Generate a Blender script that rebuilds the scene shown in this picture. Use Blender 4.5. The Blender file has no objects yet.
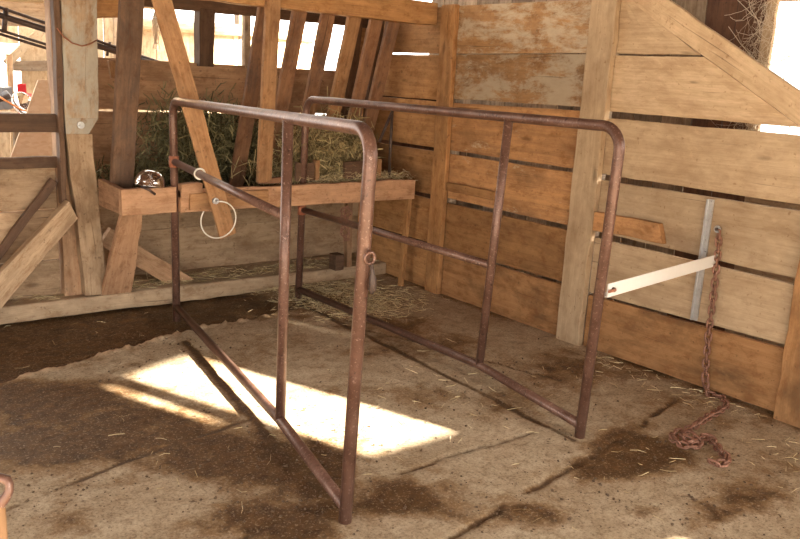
import bpy, bmesh, math, random
import numpy as np
from mathutils import Vector, Matrix, noise as mnoise
random.seed(7); rng = np.random.RandomState(7)
S = bpy.context.scene
COL = S.collection
V = Vector

# ---------------------------------------------------------------- camera (solved from the vanishing points)
F, CX, CY = 816.74, 400.0, 269.5
CAMP = V((0, 0, 1.6))
def cam_axes(pitch=0.231146, roll=0.054023, yaw=0.66535):
    cy_, sy = math.cos(yaw), math.sin(yaw)
    fwd = V((sy*math.cos(pitch), cy_*math.cos(pitch), -math.sin(pitch)))
    right = V((cy_, -sy, 0)); down = fwd.cross(right)
    c, s = math.cos(roll), math.sin(roll)
    return c*right - s*down, s*right + c*down, fwd
RX, RD, RF = cam_axes()
def ray(px, py): return RX*((px-CX)/F) + RD*((py-CY)/F) + RF
def onz(px, py, z=0.0): d = ray(px, py); return CAMP + d*((z-CAMP.z)/d.z)
def onx(px, py, X): d = ray(px, py); return CAMP + d*(X/d.x)
def ony(px, py, Y): d = ray(px, py); return CAMP + d*(Y/d.y)
cam = bpy.data.cameras.new('camera'); cam.sensor_width = 36; cam.lens = F/800*36; cam.clip_start = .05
co = bpy.data.objects.new('camera', cam); COL.objects.link(co)
M = Matrix((RX, -RD, -RF)).transposed().to_4x4(); M.translation = CAMP
co.matrix_world = M
S.camera = co

# ---------------------------------------------------------------- materials
def mat(name):
    m = bpy.data.materials.new(name); m.use_nodes = True
    nt = m.node_tree; nt.nodes.clear()
    out = nt.nodes.new('ShaderNodeOutputMaterial'); b = nt.nodes.new('ShaderNodeBsdfPrincipled')
    nt.links.new(b.outputs[0], out.inputs[0])
    return m, nt, b
class N:
    """small node-graph helper"""
    def __init__(s, nt): s.nt = nt
    def new(s, t, **k):
        n = s.nt.nodes.new(t)
        for a, v in k.items():
            setattr(n, a, v)
        return n
    def put(s, sock, v):
        if isinstance(v, bpy.types.NodeSocket): s.nt.links.new(v, sock)
        else: sock.default_value = v
    def mapping(s, vec, scale, loc=(0,0,0)):
        n = s.new('ShaderNodeMapping'); s.put(n.inputs['Vector'], vec); n.inputs['Scale'].default_value = scale; n.inputs['Location'].default_value = loc
        return n.outputs[0]
    def noise(s, vec, scale, detail=4, rough=.6, dist=0):
        n = s.new('ShaderNodeTexNoise'); s.put(n.inputs['Vector'], vec); n.inputs['Scale'].default_value = scale
        n.inputs['Detail'].default_value = detail; n.inputs['Roughness'].default_value = rough; n.inputs['Distortion'].default_value = dist
        return n.outputs[0]
    def ramp(s, fac, *stops):
        n = s.new('ShaderNodeValToRGB'); s.put(n.inputs[0], fac); e = n.color_ramp.elements
        while len(e) < len(stops): e.new(.5)
        for i, (p, c) in enumerate(stops):
            e[i].position = p; e[i].color = (*c, 1) if isinstance(c, tuple) else (c, c, c, 1)
        return n.outputs[0]
    def mix(s, fac, a, b, mode='MIX'):
        n = s.new('ShaderNodeMix', data_type='RGBA', blend_type=mode)
        s.put(n.inputs[0], fac)
        for k, v in ((6, a), (7, b)):
            s.put(n.inputs[k], (*v, 1) if isinstance(v, tuple) else v)
        return n.outputs[2]
    def math(s, op, a, b=0.0, c=None):
        n = s.new('ShaderNodeMath', operation=op); s.put(n.inputs[0], a); s.put(n.inputs[1], b)
        if c is not None: s.put(n.inputs[2], c)
        return n.outputs[0]
    def bump(s, h, strength, dist, nrm=None):
        n = s.new('ShaderNodeBump'); n.inputs['Strength'].default_value = strength; n.inputs['Distance'].default_value = dist
        s.put(n.inputs['Height'], h)
        if nrm is not None: s.put(n.inputs['Normal'], nrm)
        return n.outputs[0]

def wood(name, light, dark, dirt=(.07,.045,.028), dirt_amt=.35, white=0.0, whitecol=(.62,.54,.42), rough=.75, vary=.25, mot=.65):
    m, nt, b = mat(name); g = N(nt)
    uv = g.new('ShaderNodeUVMap', uv_map='UV').outputs[0]
    tc = g.new('ShaderNodeTexCoord').outputs['Object']
    tint = g.new('ShaderNodeAttribute', attribute_name='tint').outputs['Fac']
    warp = g.noise(g.mapping(uv, (1.2, 5, 1)), 1, 2)
    wv = g.new('ShaderNodeVectorMath', operation='MULTIPLY_ADD')
    g.put(wv.inputs[0], warp); wv.inputs[1].default_value = (0, .05, 0); g.put(wv.inputs[2], uv)
    uvw = wv.outputs[0]
    rings = g.noise(g.mapping(uvw, (.9, 34, 1)), 1, 4, .6, .5)
    fine = g.noise(g.mapping(uvw, (5, 190, 1)), 1, 3, .6)
    grain = g.math('ADD', g.math('MULTIPLY', rings, .65), g.math('MULTIPLY', fine, .35))
    base = g.mix(g.ramp(grain, (.30, 0.0), (.60, 1.0)), dark, light)
    # knots
    vor = g.new('ShaderNodeTexVoronoi'); vor.inputs['Scale'].default_value = 1
    g.put(vor.inputs['Vector'], g.mapping(uvw, (2.3, 7, 1)))
    knot = g.ramp(vor.outputs['Distance'], (.05, 1.0), (.13, 0.0))
    base = g.mix(g.math('MULTIPLY', knot, .6), base, tuple(c*.35 for c in dark))
    # blotchy age: broad and small stains
    big = g.noise(g.mapping(uvw, (1.6, 3.2, 1)), 1.3, 5, .65, .3)
    base = g.mix(g.math('MULTIPLY', g.ramp(big, (.45, 0.0), (.66, 1.0)), dirt_amt), base, dirt)
    spots = g.noise(tc, 38, 2, .5)
    base = g.mix(g.math('MULTIPLY', g.ramp(spots, (.66, 0.0), (.73, 1.0)), .55), base, dirt)
    mott = g.noise(g.mapping(uvw, (7, 13, 1)), 1, 8, .75, .2)
    base = g.mix(g.math('MULTIPLY', g.ramp(mott, (.50, 0.0), (.63, 1.0)), mot), base, (light[0]*.46, light[1]*.36, light[2]*.28))
    base = g.mix(g.math('MULTIPLY', g.ramp(mott, (.34, 1.0), (.46, 0.0)), .35), base, tuple(min(1, c*1.3) for c in light))
    if white > 0:
        wn = g.noise(g.mapping(uvw, (2.0, 4.5, 1)), 1.3, 10, .78, .2)
        base = g.mix(g.math('MULTIPLY', g.ramp(wn, (.66-white*.27, 0.0), (.72-white*.22, 1.0)), .85), base, g.mix(mott, whitecol, tuple(c*.6 for c in whitecol)))
    crack = g.ramp(g.noise(g.mapping(uvw, (1.1, 75, 1)), 1, 2, .5), (.27, 1.0), (.31, 0.0))
    base = g.mix(g.math('MULTIPLY', crack, .65), base, tuple(c*.3 for c in dark))
    mul = g.math('MULTIPLY_ADD', tint, vary*2, 1-vary)
    hsv = g.new('ShaderNodeHueSaturation'); g.put(hsv.inputs['Value'], mul); g.put(hsv.inputs['Color'], base)
    hsv.inputs['Saturation'].default_value = 1.0
    g.put(b.inputs['Base Color'], hsv.outputs[0]); b.inputs['Roughness'].default_value = rough
    b.inputs['Specular IOR Level'].default_value = .25
    h = g.math('SUBTRACT', grain, g.math('MULTIPLY', crack, .8))
    g.put(b.inputs['Normal'], g.bump(h, .55, .004, g.bump(big, .3, .01)))
    return m

W_LIGHT  = wood('pale plank', (.56,.415,.265), (.42,.295,.175), (.24,.13,.06), .4, mot=.32)
W_ORANGE = wood('orange plank', (.46,.245,.10), (.30,.145,.055), (.11,.06,.03), .5)
W_FLAKE  = wood('whitewashed plank', (.46,.26,.115), (.30,.165,.075), (.15,.085,.045), .4, white=.72, whitecol=(.68,.56,.40))
W_FLAKE2 = wood('scuffed plank', (.47,.25,.105), (.29,.15,.07), (.13,.07,.035), .5, white=.32, whitecol=(.60,.47,.31))
W_LOW    = wood('muddy low plank', (.48,.255,.11), (.34,.165,.065), (.12,.065,.03), .75)
W_MANGER = wood('worn manger board', (.46,.27,.155), (.31,.165,.09), (.12,.07,.04), .35)
W_SLAT   = wood('rack slat', (.28,.145,.075), (.16,.082,.045), (.065,.045,.04), .8)
W_SLATL  = wood('fresh slat', (.37,.205,.098), (.25,.125,.055), (.10,.06,.035), .5)
W_SLATD  = wood('grimy stake', (.155,.09,.053), (.09,.052,.033), (.05,.038,.032), .8)
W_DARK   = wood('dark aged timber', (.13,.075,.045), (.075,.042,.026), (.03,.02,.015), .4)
W_BACK   = wood('back wall plank', (.46,.285,.165), (.31,.18,.10), (.10,.06,.035), .55)
W_LEFT   = wood('worn partition board', (.47,.33,.205), (.33,.215,.125), (.14,.085,.045), .6)
W_POST   = wood('limewashed post', (.36,.26,.17), (.25,.165,.10), (.17,.10,.06), .6, white=.85, whitecol=(.42,.385,.315))
W_GREY   = wood('weathered barn board', (.40,.31,.22), (.24,.17,.11), (.10,.065,.045), .6)
W_RED    = wood('red brown barn board', (.14,.07,.04), (.07,.035,.022), (.03,.02,.015), .5)
W_FAR    = wood('sun bleached far board', (.62,.48,.32), (.46,.33,.2), (.22,.14,.08), .4)
W_SILL   = wood('dusty sill', (.40,.29,.185), (.28,.195,.12), (.14,.09,.055), .5)

def rust(name, c1, c2, c3, rough=.55, metal=.15):
    m, nt, b = mat(name); g = N(nt); tc = g.new('ShaderNodeTexCoord').outputs['Object']
    a = g.noise(tc, 9, 5, .65); s = g.noise(tc, 90, 4, .7)
    col = g.mix(g.ramp(a, (.38, 0.0), (.62, 1.0)), c1, c2)
    col = g.mix(g.ramp(s, (.58, 0.0), (.72, 1.0)), col, c3)
    col = g.mix(g.math('MULTIPLY', g.ramp(g.noise(tc, 40, 3, .6), (.62, 0.0), (.7, 1.0)), .7), col, tuple(c*.25 for c in c1))
    g.put(b.inputs['Base Color'], col); b.inputs['Roughness'].default_value = rough; b.inputs['Metallic'].default_value = metal
    g.put(b.inputs['Normal'], g.bump(s, .4, .002))
    return m
PIPE = rust('rusty pipe', (.105,.05,.033), (.17,.09,.064), (.38,.26,.21), .36, .25)
RUSTR = rust('orange rust', (.30,.10,.05), (.36,.15,.08), (.20,.08,.05), .7, 0)
CHAINM = rust('rusty chain', (.20,.09,.055), (.30,.15,.10), (.38,.22,.16), .6, .2)
IRON = rust('dark iron', (.06,.04,.035), (.10,.07,.055), (.18,.12,.09), .5, .4)
GALV = rust('galvanised steel', (.42,.42,.42), (.55,.55,.55), (.33,.32,.30), .4, .6)
def plain(name, c, rough=.6, metal=0.0, bumpy=0, var=.15, scale=20):
    m, nt, b = mat(name); g = N(nt); tc = g.new('ShaderNodeTexCoord').outputs['Object']
    n = g.noise(tc, scale, 4, .6)
    g.put(b.inputs['Base Color'], g.mix(n, tuple(x*(1-var) for x in c), tuple(min(1, x*(1+var)) for x in c)))
    b.inputs['Roughness'].default_value = rough; b.inputs['Metallic'].default_value = metal
    if bumpy: g.put(b.inputs['Normal'], g.bump(n, .5, bumpy))
    return m
WHITEP = plain('white paint', (.74,.72,.68), .4, var=.04)
def straws(name, c1, c2):
    m, nt, b = mat(name); g = N(nt); t = g.new('ShaderNodeAttribute', attribute_name='tint').outputs['Fac']
    g.put(b.inputs['Base Color'], g.mix(t, c1, c2)); b.inputs['Roughness'].default_value = .8
    return m
CHROME = plain('polished steel', (.75,.73,.70), .12, 1.0)
WHITEW = plain('white cord', (.72,.68,.60), .6)
HAY = straws('hay', (.14,.10,.04), (.56,.45,.22))
HAYG = straws('green hay', (.05,.045,.018), (.25,.22,.10))
STRAW = straws('straw', (.40,.30,.14), (.78,.66,.40))
RED = plain('red plastic', (.65,.03,.04), .35)
GREYM = plain('grey machine', (.30,.31,.33), .5, .3)
OSB = None
def osb():
    m, nt, b = mat('chipboard'); g = N(nt); tc = g.new('ShaderNodeTexCoord').outputs['Object']
    vor = g.new('ShaderNodeTexVoronoi'); vor.inputs['Scale'].default_value = 28; g.put(vor.inputs['Vector'], g.mapping(tc, (1, 1, 2)))
    g.put(b.inputs['Base Color'], g.mix(vor.outputs['Color'], (.62,.43,.28), (.72,.56,.40)))
    b.inputs['Roughness'].default_value = .7
    return m
OSB = osb()
WEB = plain('cobweb', (.70,.62,.50), .9)
GRND = plain('trodden ground outside', (.42,.36,.27), .95, var=.3, scale=2)

# ---------------------------------------------------------------- mesh helpers
class MB:
    def __init__(s):
        s.bm = bmesh.new(); s.uv = s.bm.loops.layers.uv.new('UV'); s.t = s.bm.faces.layers.float.new('tint'); s.mats = []
    def mi(s, m):
        if m not in s.mats: s.mats.append(m)
        return s.mats.index(m)
    def board(s, A, B, C, D, th, m, n=None, jit=.002, tint=None, cut=0):
        """plank with face A-B (one long edge), D-C (the other); grain runs A->B; th is the thickness vector (back from the face)"""
        A, B, C, D, th = V(A), V(B), V(C), V(D), V(th)
        L = max((B-A).length, (C-D).length); W = max((D-A).length, (C-B).length); T = th.length
        if n is None: n = max(1, min(24, int(L/.12)))
        tint = random.random() if tint is None else tint
        u0, v0 = random.uniform(0, 40), random.uniform(0, 40); k = s.mi(m)
        ax = (D-A).normalized() if W > 0 else V((0,0,1))
        rows = []
        for i in range(n+1):
            t = i/n; a = A.lerp(B, t); d = D.lerp(C, t)
            ja, jd, jt = (random.gauss(0, jit) for _ in range(3))
            a = a + ax*ja; d = d + ax*jd; tt = th.normalized()*jt*.6 if T > 0 else V()
            rows.append([s.bm.verts.new(p) for p in (a+tt, d+tt, d+th, a+th)])
        vv = (0, W, W+T, 2*W+T, 2*W+2*T)
        def face(vs, uvs):
            f = s.bm.faces.new(vs); f.material_index = k; f[s.t] = tint
            for l, q in zip(f.loops, uvs): l[s.uv].uv = (q[0]+u0, q[1]+v0)
        for i in range(n):
            ua, ub = L*i/n, L*(i+1)/n
            for j in range(4):
                face((rows[i][j], rows[i+1][j], rows[i+1][(j+1)%4], rows[i][(j+1)%4]), ((ua,vv[j]),(ub,vv[j]),(ub,vv[j+1]),(ua,vv[j+1])))
        face(rows[0][::-1], [(0,T),(0,0),(.06,0),(.06,T)][::1]); face(rows[-1], [(0,0),(W*.2,0),(W*.2,T),(0,T)])
        return s
    def beam(s, p0, p1, w, t, m, up=(0,0,1), **k):
        """rectangular timber along p0->p1, w across (towards 'up'), t thick"""
        p0, p1 = V(p0), V(p1); d = (p1-p0).normalized(); u = V(up); u = (u - d*u.dot(d)).normalized(); nrm = d.cross(u).normalized()
        o = nrm*t/2
        return s.board(p0-u*w/2+o, p1-u*w/2+o, p1+u*w/2+o, p0+u*w/2+o, -nrm*t, m, **k)
    def tube(s, pts, r, m, seg=12, cap=True, closed=False, squash=None):
        pts = [V(p) for p in pts]; n = len(pts); k = s.mi(m)
        rings = []; prev = None
        for i, p in enumerate(pts):
            if closed: d = (pts[(i+1)%n]-pts[i-1]).normalized()
            else: d = (pts[min(i+1, n-1)]-pts[max(i-1, 0)]).normalized()
            if prev is None:
                a = V((0,0,1)) if abs(d.z) < .9 else V((1,0,0)); a = (a-d*a.dot(d)).normalized()
            else: a = (prev-d*prev.dot(d)).normalized()
            prev = a; b = d.cross(a); rr = r[i] if isinstance(r, (list, tuple)) else r
            rings.append([s.bm.verts.new(p+(a*math.cos(q)+b*math.sin(q))*rr) for q in (2*math.pi*j/seg for j in range(seg))])
        for i in range(n if closed else n-1):
            for j in range(seg):
                f = s.bm.faces.new((rings[i][j], rings[i][(j+1)%seg], rings[(i+1)%n][(j+1)%seg], rings[(i+1)%n][j])); f.material_index = k; f.smooth = True
        if cap and not closed:
            for q in (rings[0][::-1], rings[-1]):
                f = s.bm.faces.new(q); f.material_index = k
        return s
    def lathe(s, prof, m, loc=(0,0,0), seg=28, squash=(1,1)):
        k = s.mi(m); loc = V(loc); rings = []
        for r, z in prof: rings.append([s.bm.verts.new(loc+V((r*math.cos(a)*squash[0], r*math.sin(a)*squash[1], z))) for a in (2*math.pi*j/seg for j in range(seg))])
        for i in range(len(rings)-1):
            for j in range(seg):
                f = s.bm.faces.new((rings[i][j], rings[i][(j+1)%seg], rings[i+1][(j+1)%seg], rings[i+1][j])); f.material_index = k; f.smooth = True
        return s
    def blade(s, p, d, L, w, m, bend=.2):
        k = s.mi(m); p, d = V(p), V(d).normalized(); side = d.cross(V((random.gauss(0,1), random.gauss(0,1), random.gauss(0,1)))).normalized()
        off = side.cross(d)*L*random.uniform(-bend, bend)
        a, b, c = p-d*L/2, p+off, p+d*L/2; q = side*w/2
        vs = [s.bm.verts.new(x) for x in (a-q, a+q, b-q, b+q, c-q*.5, c+q*.5)]
        t = random.random()
        for f in ((0,1,3,2), (2,3,5,4)):
            g = s.bm.faces.new([vs[i] for i in f]); g.material_index = k; g[s.t] = t
    def obj(s, name, parent=None, bevel=0, loc=None):
        me = bpy.data.meshes.new(name); bmesh.ops.recalc_face_normals(s.bm, faces=s.bm.faces) if bevel >= 0 else None
        if loc is not None: bmesh.ops.translate(s.bm, verts=s.bm.verts, vec=-V(loc))
        s.bm.to_mesh(me); s.bm.free()
        for m in s.mats: me.materials.append(m)
        o = bpy.data.objects.new(name, me); COL.objects.link(o)
        if loc is not None: o.location = loc
        if parent is not None:
            o.parent = parent
            if loc is None: o.location = -parent.location
            else: o.location = V(loc)-parent.location
        if bevel > 0:
            b = o.modifiers.new('edge', 'BEVEL'); b.width = bevel; b.segments = 2; b.limit_method = 'ANGLE'; b.angle_limit = 1.0
        return o
def tag(o, label=None, cat=None, group=None, kind=None):
    if label: o['label'] = label
    if cat: o['category'] = cat
    if group: o['group'] = group
    if kind: o['kind'] = kind
    return o
def empty(name, loc, label, cat, group=None):
    o = bpy.data.objects.new(name, None); COL.objects.link(o); o.location = loc; o.empty_display_size = .1
    return tag(o, label, cat, group)
def timber(name, p0, p1, w, t, m, label, cat, up=(0,0,1), group=None, bevel=.004, **k):
    p0, p1 = V(p0), V(p1)
    return tag(MB().beam(p0, p1, w, t, m, up, **k).obj(name, bevel=bevel, loc=p0 if p0.z < p1.z else p1), label, cat, group)
def fillet(pts, r, n=8):
    pts = [V(p) for p in pts]; out = [pts[0]]
    for i in range(1, len(pts)-1):
        a = (pts[i-1]-pts[i]).normalized(); b = (pts[i+1]-pts[i]).normalized(); ang = a.angle(b); t = r/math.tan(ang/2)
        c = pts[i]+(a+b).normalized()*(r/math.sin(ang/2)); s0 = pts[i]+a*t-c; s1 = pts[i]+b*t-c
        ax = s0.cross(s1).normalized(); tot = s0.angle(s1)
        for j in range(n+1): out.append(c+Matrix.Rotation(tot*j/n, 3, ax) @ s0)
    out.append(pts[-1]); return out

# ---------------------------------------------------------------- floor
def vnoise(x, y, s, seed=0):
    x = x*s; y = y*s; xi = np.floor(x).astype(int); yi = np.floor(y).astype(int); xf = x-xi; yf = y-yi
    xf = xf*xf*(3-2*xf); yf = yf*yf*(3-2*yf)
    def h(a, b):
        v = np.sin(a*127.1+b*311.7+seed*74.7)*43758.5453; return v-np.floor(v)
    return (h(xi,yi)*(1-xf)+h(xi+1,yi)*xf)*(1-yf)+(h(xi,yi+1)*(1-xf)+h(xi+1,yi+1)*xf)*yf
def fbm(x, y, s, seed=0, o=5):
    t = 0; a = .5; n = 0
    for i in range(o): t = t+a*vnoise(x, y, s*2**i, seed+i); n += a; a *= .55
    return t/n
def build_floor():
    xs = np.concatenate(([-14,-6,-2,-.5], np.arange(.3, 4.12, .015), [4.3,5,6,9,14]))
    ys = np.concatenate(([-14,-6,-3,-1,.5], np.arange(1.2, 5.8, .015), [6,7,8,9,10,14]))
    X, Y = np.meshgrid(xs, ys); nx, ny = len(xs), len(ys)
    n1 = fbm(X, Y, 2.2, 1); n2 = fbm(X, Y, 9, 5); n3 = fbm(X, Y, 30, 9, 3)
    Z = (n1-.5)*.012+(n2-.5)*.006+(n3-.5)*.003
    def line(pts, w, wob=.02, seed=3):
        d = np.full(X.shape, 9.); wx = (fbm(X, Y, 5, seed)-.5)*wob*2
        for (ax, ay), (bx, by) in zip(pts[:-1], pts[1:]):
            vx, vy = bx-ax, by-ay; t = np.clip(((X-ax)*vx+(Y-ay)*vy)/(vx*vx+vy*vy), 0, 1)
            d = np.minimum(d, np.hypot(X-ax-t*vx+wx, Y-ay-t*vy+wx))
        return np.exp(-(d/w)**2)
    j1pts = ((-2,3.8),(.818,4.254),(1.998,4.645),(2.585,4.70),(2.95,4.72))
    y1 = np.interp(X, [p[0] for p in j1pts], [p[1] for p in j1pts])+(fbm(X, Y, 6, 21)-.5)*.06
    side = 1/(1+np.exp(-(Y-y1)/.012))*np.clip((3.0-X)/.3, 0, 1)
    Z -= side*.035*(Y < 5.5)                                   # sunken wet strip in front of the manger
    n4 = fbm(X, Y, 26, 77, 4); lip = np.exp(-((Y-y1+.018+(n4-.5)*.03)/.026)**2)*np.clip((3.0-X)/.3, 0, 1)
    Z += lip*(.004+.06*np.clip(n4-.42, 0, 1))
    j1 = np.exp(-((Y-y1-.012)/.02)**2)*np.clip((3.0-X)/.3, 0, 1)
    j2 = line(((-1,2.6),(.539,2.943),(1.067,3.099),(1.673,3.208)), .010)
    j3 = line(((.6,2.28),(1.194,2.317),(1.7,2.411),(2.356,2.427),(2.922,2.402)), .009, .03)
    j4 = line(((.5,1.5),(1.806,1.927),(2.3,2.02),(2.79,2.107),(3.3,2.2),(3.807,2.331)), .014, .05, 8)
    j5 = line(((2.952,4.093),(3.02,3.9),(3.134,3.653),(3.22,3.4),(3.32,3.05),(3.393,2.823)), .007, .03)
    rail_shade_r = line(((2.905,4.85),(2.885,3.5),(2.845,2.25)), .016, .02)  # shadow of the right frame's bottom rail, painted into the floor
    rail_shade_l = line(((1.87,4.42),(1.72,3.4),(1.57,2.40)), .022, .02)  # same for the left frame: its rail shadow as dark floor colour
    Z -= j1*.014+j2*.006+j3*.011+j4*.014+j5*.010+rail_shade_r*.004
    # wet and muddy stains of the real floor, each an ellipse on the ground: x, y, covariance, amount
    wet_shade = side*.95*np.clip(1.25-np.clip(X-2.2, 0, 1)*1.0, 0, 1)
    for (cx, cy, a, b, c, amt) in STAINS:
        dx, dy = X-cx, Y-cy; q = a*dx*dx+2*b*dx*dy+c*dy*dy
        if amt > 0: wet_shade = 1-(1-wet_shade)*(1-amt*np.exp(-q*.5))
        else: wet_shade = wet_shade*(1+amt*np.exp(-q*.5))
    wall = np.exp(-((X-4.0)/.07)**2)
    wet_shade = 1-(1-wet_shade)*(1-.75*j4)*(1-.5*j3)*(1-.7*j2)*(1-.6*j5)*(1-.4*wall)*(1-.85*rail_shade_r)*(1-.75*rail_shade_l)  # joints and wall foot, plus the two painted rail shadows
    wet_shade = wet_shade*.98+(fbm(X, Y, 3.0, 31, 7)-.5)*1.2+(fbm(X, Y, 17, 41)-.5)*.5
    crease_shade = np.clip(j1*.9+j2+j3+j4*.8+j5+rail_shade_r*.8+rail_shade_l*.5, 0, 1)  # dark joints together with the painted rail shadows
    lum = np.clip(lip*np.clip((n4-.40)*4, 0, 1)*1.3, 0, 1)
    co_ = np.stack([X, Y, Z], -1).reshape(-1, 3)
    idx = np.arange(nx*ny).reshape(ny, nx)
    q = np.stack([idx[:-1,:-1], idx[:-1,1:], idx[1:,1:], idx[1:,:-1]], -1).reshape(-1, 4)
    me = bpy.data.meshes.new('floor'); me.vertices.add(len(co_)); me.vertices.foreach_set('co', co_.ravel())
    me.loops.add(q.size); me.loops.foreach_set('vertex_index', q.ravel().astype(np.int32))
    me.polygons.add(len(q)); me.polygons.foreach_set('loop_start', np.arange(0, q.size, 4, dtype=np.int32)); me.polygons.foreach_set('loop_total', np.full(len(q), 4, np.int32))
    me.update(calc_edges=True); me.polygons.foreach_set('use_smooth', np.ones(len(q), bool))
    for nm, arr in (('wet_shade', wet_shade), ('crease_shade', crease_shade), ('lip', lum)):
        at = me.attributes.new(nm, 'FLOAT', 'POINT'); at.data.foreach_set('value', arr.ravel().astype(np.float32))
    m, nt, b = mat('stained concrete'); g = N(nt)
    tc = g.new('ShaderNodeTexCoord').outputs['Object']
    A = lambda n: g.new('ShaderNodeAttribute', attribute_name=n).outputs['Fac']
    nb = g.noise(tc, 3.5, 7, .65); nf = g.noise(tc, 60, 4, .7); nm = g.noise(tc, 16, 5, .65, .4)
    dry = g.mix(g.ramp(nb, (.35, 0.0), (.65, 1.0)), (.38,.285,.18), (.52,.42,.29))
    dry = g.mix(g.math('MULTIPLY', g.ramp(nm, (.48, 0.0), (.66, 1.0)), .6), dry, (.22,.15,.085))
    dry = g.mix(g.math('MULTIPLY', g.ramp(nf, (.6, 0.0), (.7, 1.0)), .5), dry, (.18,.12,.07))
    dry = g.mix(g.math('MULTIPLY', g.ramp(g.noise(tc, 120, 3, .7), (.35, 1.0), (.5, 0.0)), .35), dry, (.22,.155,.095))
    wetc = g.mix(g.ramp(nm, (.35, 0.0), (.7, 1.0)), (.055,.026,.009), (.15,.078,.030))
    wetc = g.mix(g.math('MULTIPLY', g.ramp(nf, (.62, 0.0), (.70, 1.0)), .6), wetc, (.36,.27,.15))
    edge = g.noise(tc, 9, 10, .78, .15)
    wv = g.math('MULTIPLY_ADD', g.math('SUBTRACT', edge, .5), 1.1, A('wet_shade'))
    damp_shade_m = g.ramp(wv, (.12, 0.0), (.42, 1.0)); wet_shade_m = g.ramp(wv, (.42, 0.0), (.68, 1.0))
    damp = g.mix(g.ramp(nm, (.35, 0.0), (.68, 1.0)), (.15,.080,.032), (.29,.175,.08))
    col = g.mix(wet_shade_m, g.mix(g.math('MULTIPLY', damp_shade_m, .8), dry, damp), wetc)
    gr = g.noise(tc, 75, 3, .75)
    col = g.mix(g.math('MULTIPLY', g.ramp(gr, (.52, 0.0), (.62, 1.0)), .45), col, (.10,.062,.033))
    col = g.mix(g.math('MULTIPLY', g.ramp(gr, (.36, 1.0), (.44, 0.0)), .30), col, (.60,.50,.36))
    col = g.mix(g.math('MULTIPLY', A('crease_shade'), .75), col, (.07,.045,.028))
    col = g.mix(g.math('MULTIPLY', A('lip'), .9), col, (.50,.34,.21))
    vor = g.new('ShaderNodeTexVoronoi'); vor.inputs['Scale'].default_value = 26; g.put(vor.inputs['Vector'], tc)
    col = g.mix(g.math('MULTIPLY', g.ramp(vor.outputs['Distance'], (.10, 1.0), (.17, 0.0)), g.ramp(nb, (.45, 0.0), (.6, .8))), col, (.06,.038,.022))
    g.put(b.inputs['Base Color'], col)
    g.put(b.inputs['Roughness'], g.ramp(g.math('MULTIPLY_ADD', nm, -.5, g.math('MULTIPLY', wet_shade_m, 1.1)), (.1, .85), (.8, .52)))
    b.inputs['Specular IOR Level'].default_value = .15
    h = g.math('ADD', g.math('MULTIPLY', nf, .35), nm)
    g.put(b.inputs['Normal'], g.bump(h, .55, .008))
    me.materials.append(m)
    o = bpy.data.objects.new('floor', me); COL.objects.link(o); tag(o, kind='structure')
    return o
STAINS = [
(1.124,3.807,18.83,14.61,30.71,0.70),
(1.376,3.319,37.05,21.65,53.57,0.60),
(0.861,4.032,99.10,1.56,42.41,0.60),
(1.665,2.578,155.62,-69.54,88.18,0.90),
(1.579,2.842,75.31,0.25,67.89,0.70),
(1.273,2.870,92.37,79.86,161.63,0.60),
(1.711,2.223,133.36,144.88,279.63,0.80),
(0.977,3.779,24.92,10.82,27.28,0.80),
(0.729,3.468,50.53,6.18,28.36,0.80),
(1.044,3.278,52.08,28.40,66.37,0.80),
(1.405,3.060,46.49,14.80,53.16,0.70),
(1.465,2.804,47.01,11.79,52.84,0.60),
(1.562,2.642,45.91,-5.42,37.28,0.80),
(1.252,2.470,73.96,60.71,124.80,0.70),
(0.726,2.745,162.97,50.69,139.60,0.70),
(1.378,2.253,111.56,94.14,196.38,0.80),
(1.819,2.272,78.99,29.01,120.25,0.80),
(1.612,2.419,205.69,-90.64,124.04,0.60),
(1.035,2.691,86.45,52.04,116.87,-0.60),
(1.686,3.555,83.49,11.47,82.86,-0.60),
(1.068,4.487,31.53,22.30,49.00,0.35),
(2.542,3.015,45.53,2.98,65.92,0.55),
(2.805,3.726,25.33,9.78,44.46,0.30),
(2.937,2.833,62.39,-21.27,89.05,0.30),
(3.624,2.913,17.76,7.36,41.37,0.55),
(3.682,3.203,38.78,6.59,81.36,0.40),
(3.029,1.961,29.84,-0.84,67.58,0.90),
(3.068,2.157,49.62,-10.89,102.45,0.60),
(3.019,1.494,35.24,10.28,95.97,0.85),
(2.563,1.670,368.78,-13.18,787.72,0.90),
(2.192,1.903,75.18,32.90,142.80,0.70),
(1.948,2.005,162.59,8.49,236.68,0.40),
(2.712,1.987,76.25,9.90,156.71,0.35),
(2.715,1.504,98.90,33.85,244.00,0.40),
(3.008,4.866,13.54,3.45,21.22,0.60),
(3.320,4.201,14.94,0.10,22.10,0.40),
(2.511,4.832,13.43,7.04,23.67,0.40),
(3.743,2.287,54.56,25.35,145.37,0.40),
(1.224,3.540,76.17,36.66,95.38,0.50),
(4.721,4.008,24.80,6.65,61.29,0.40),
(3.921,1.880,60.51,-44.84,193.63,0.40),
(3.357,3.532,19.15,-3.68,28.52,0.30),
]
build_floor()

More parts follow.
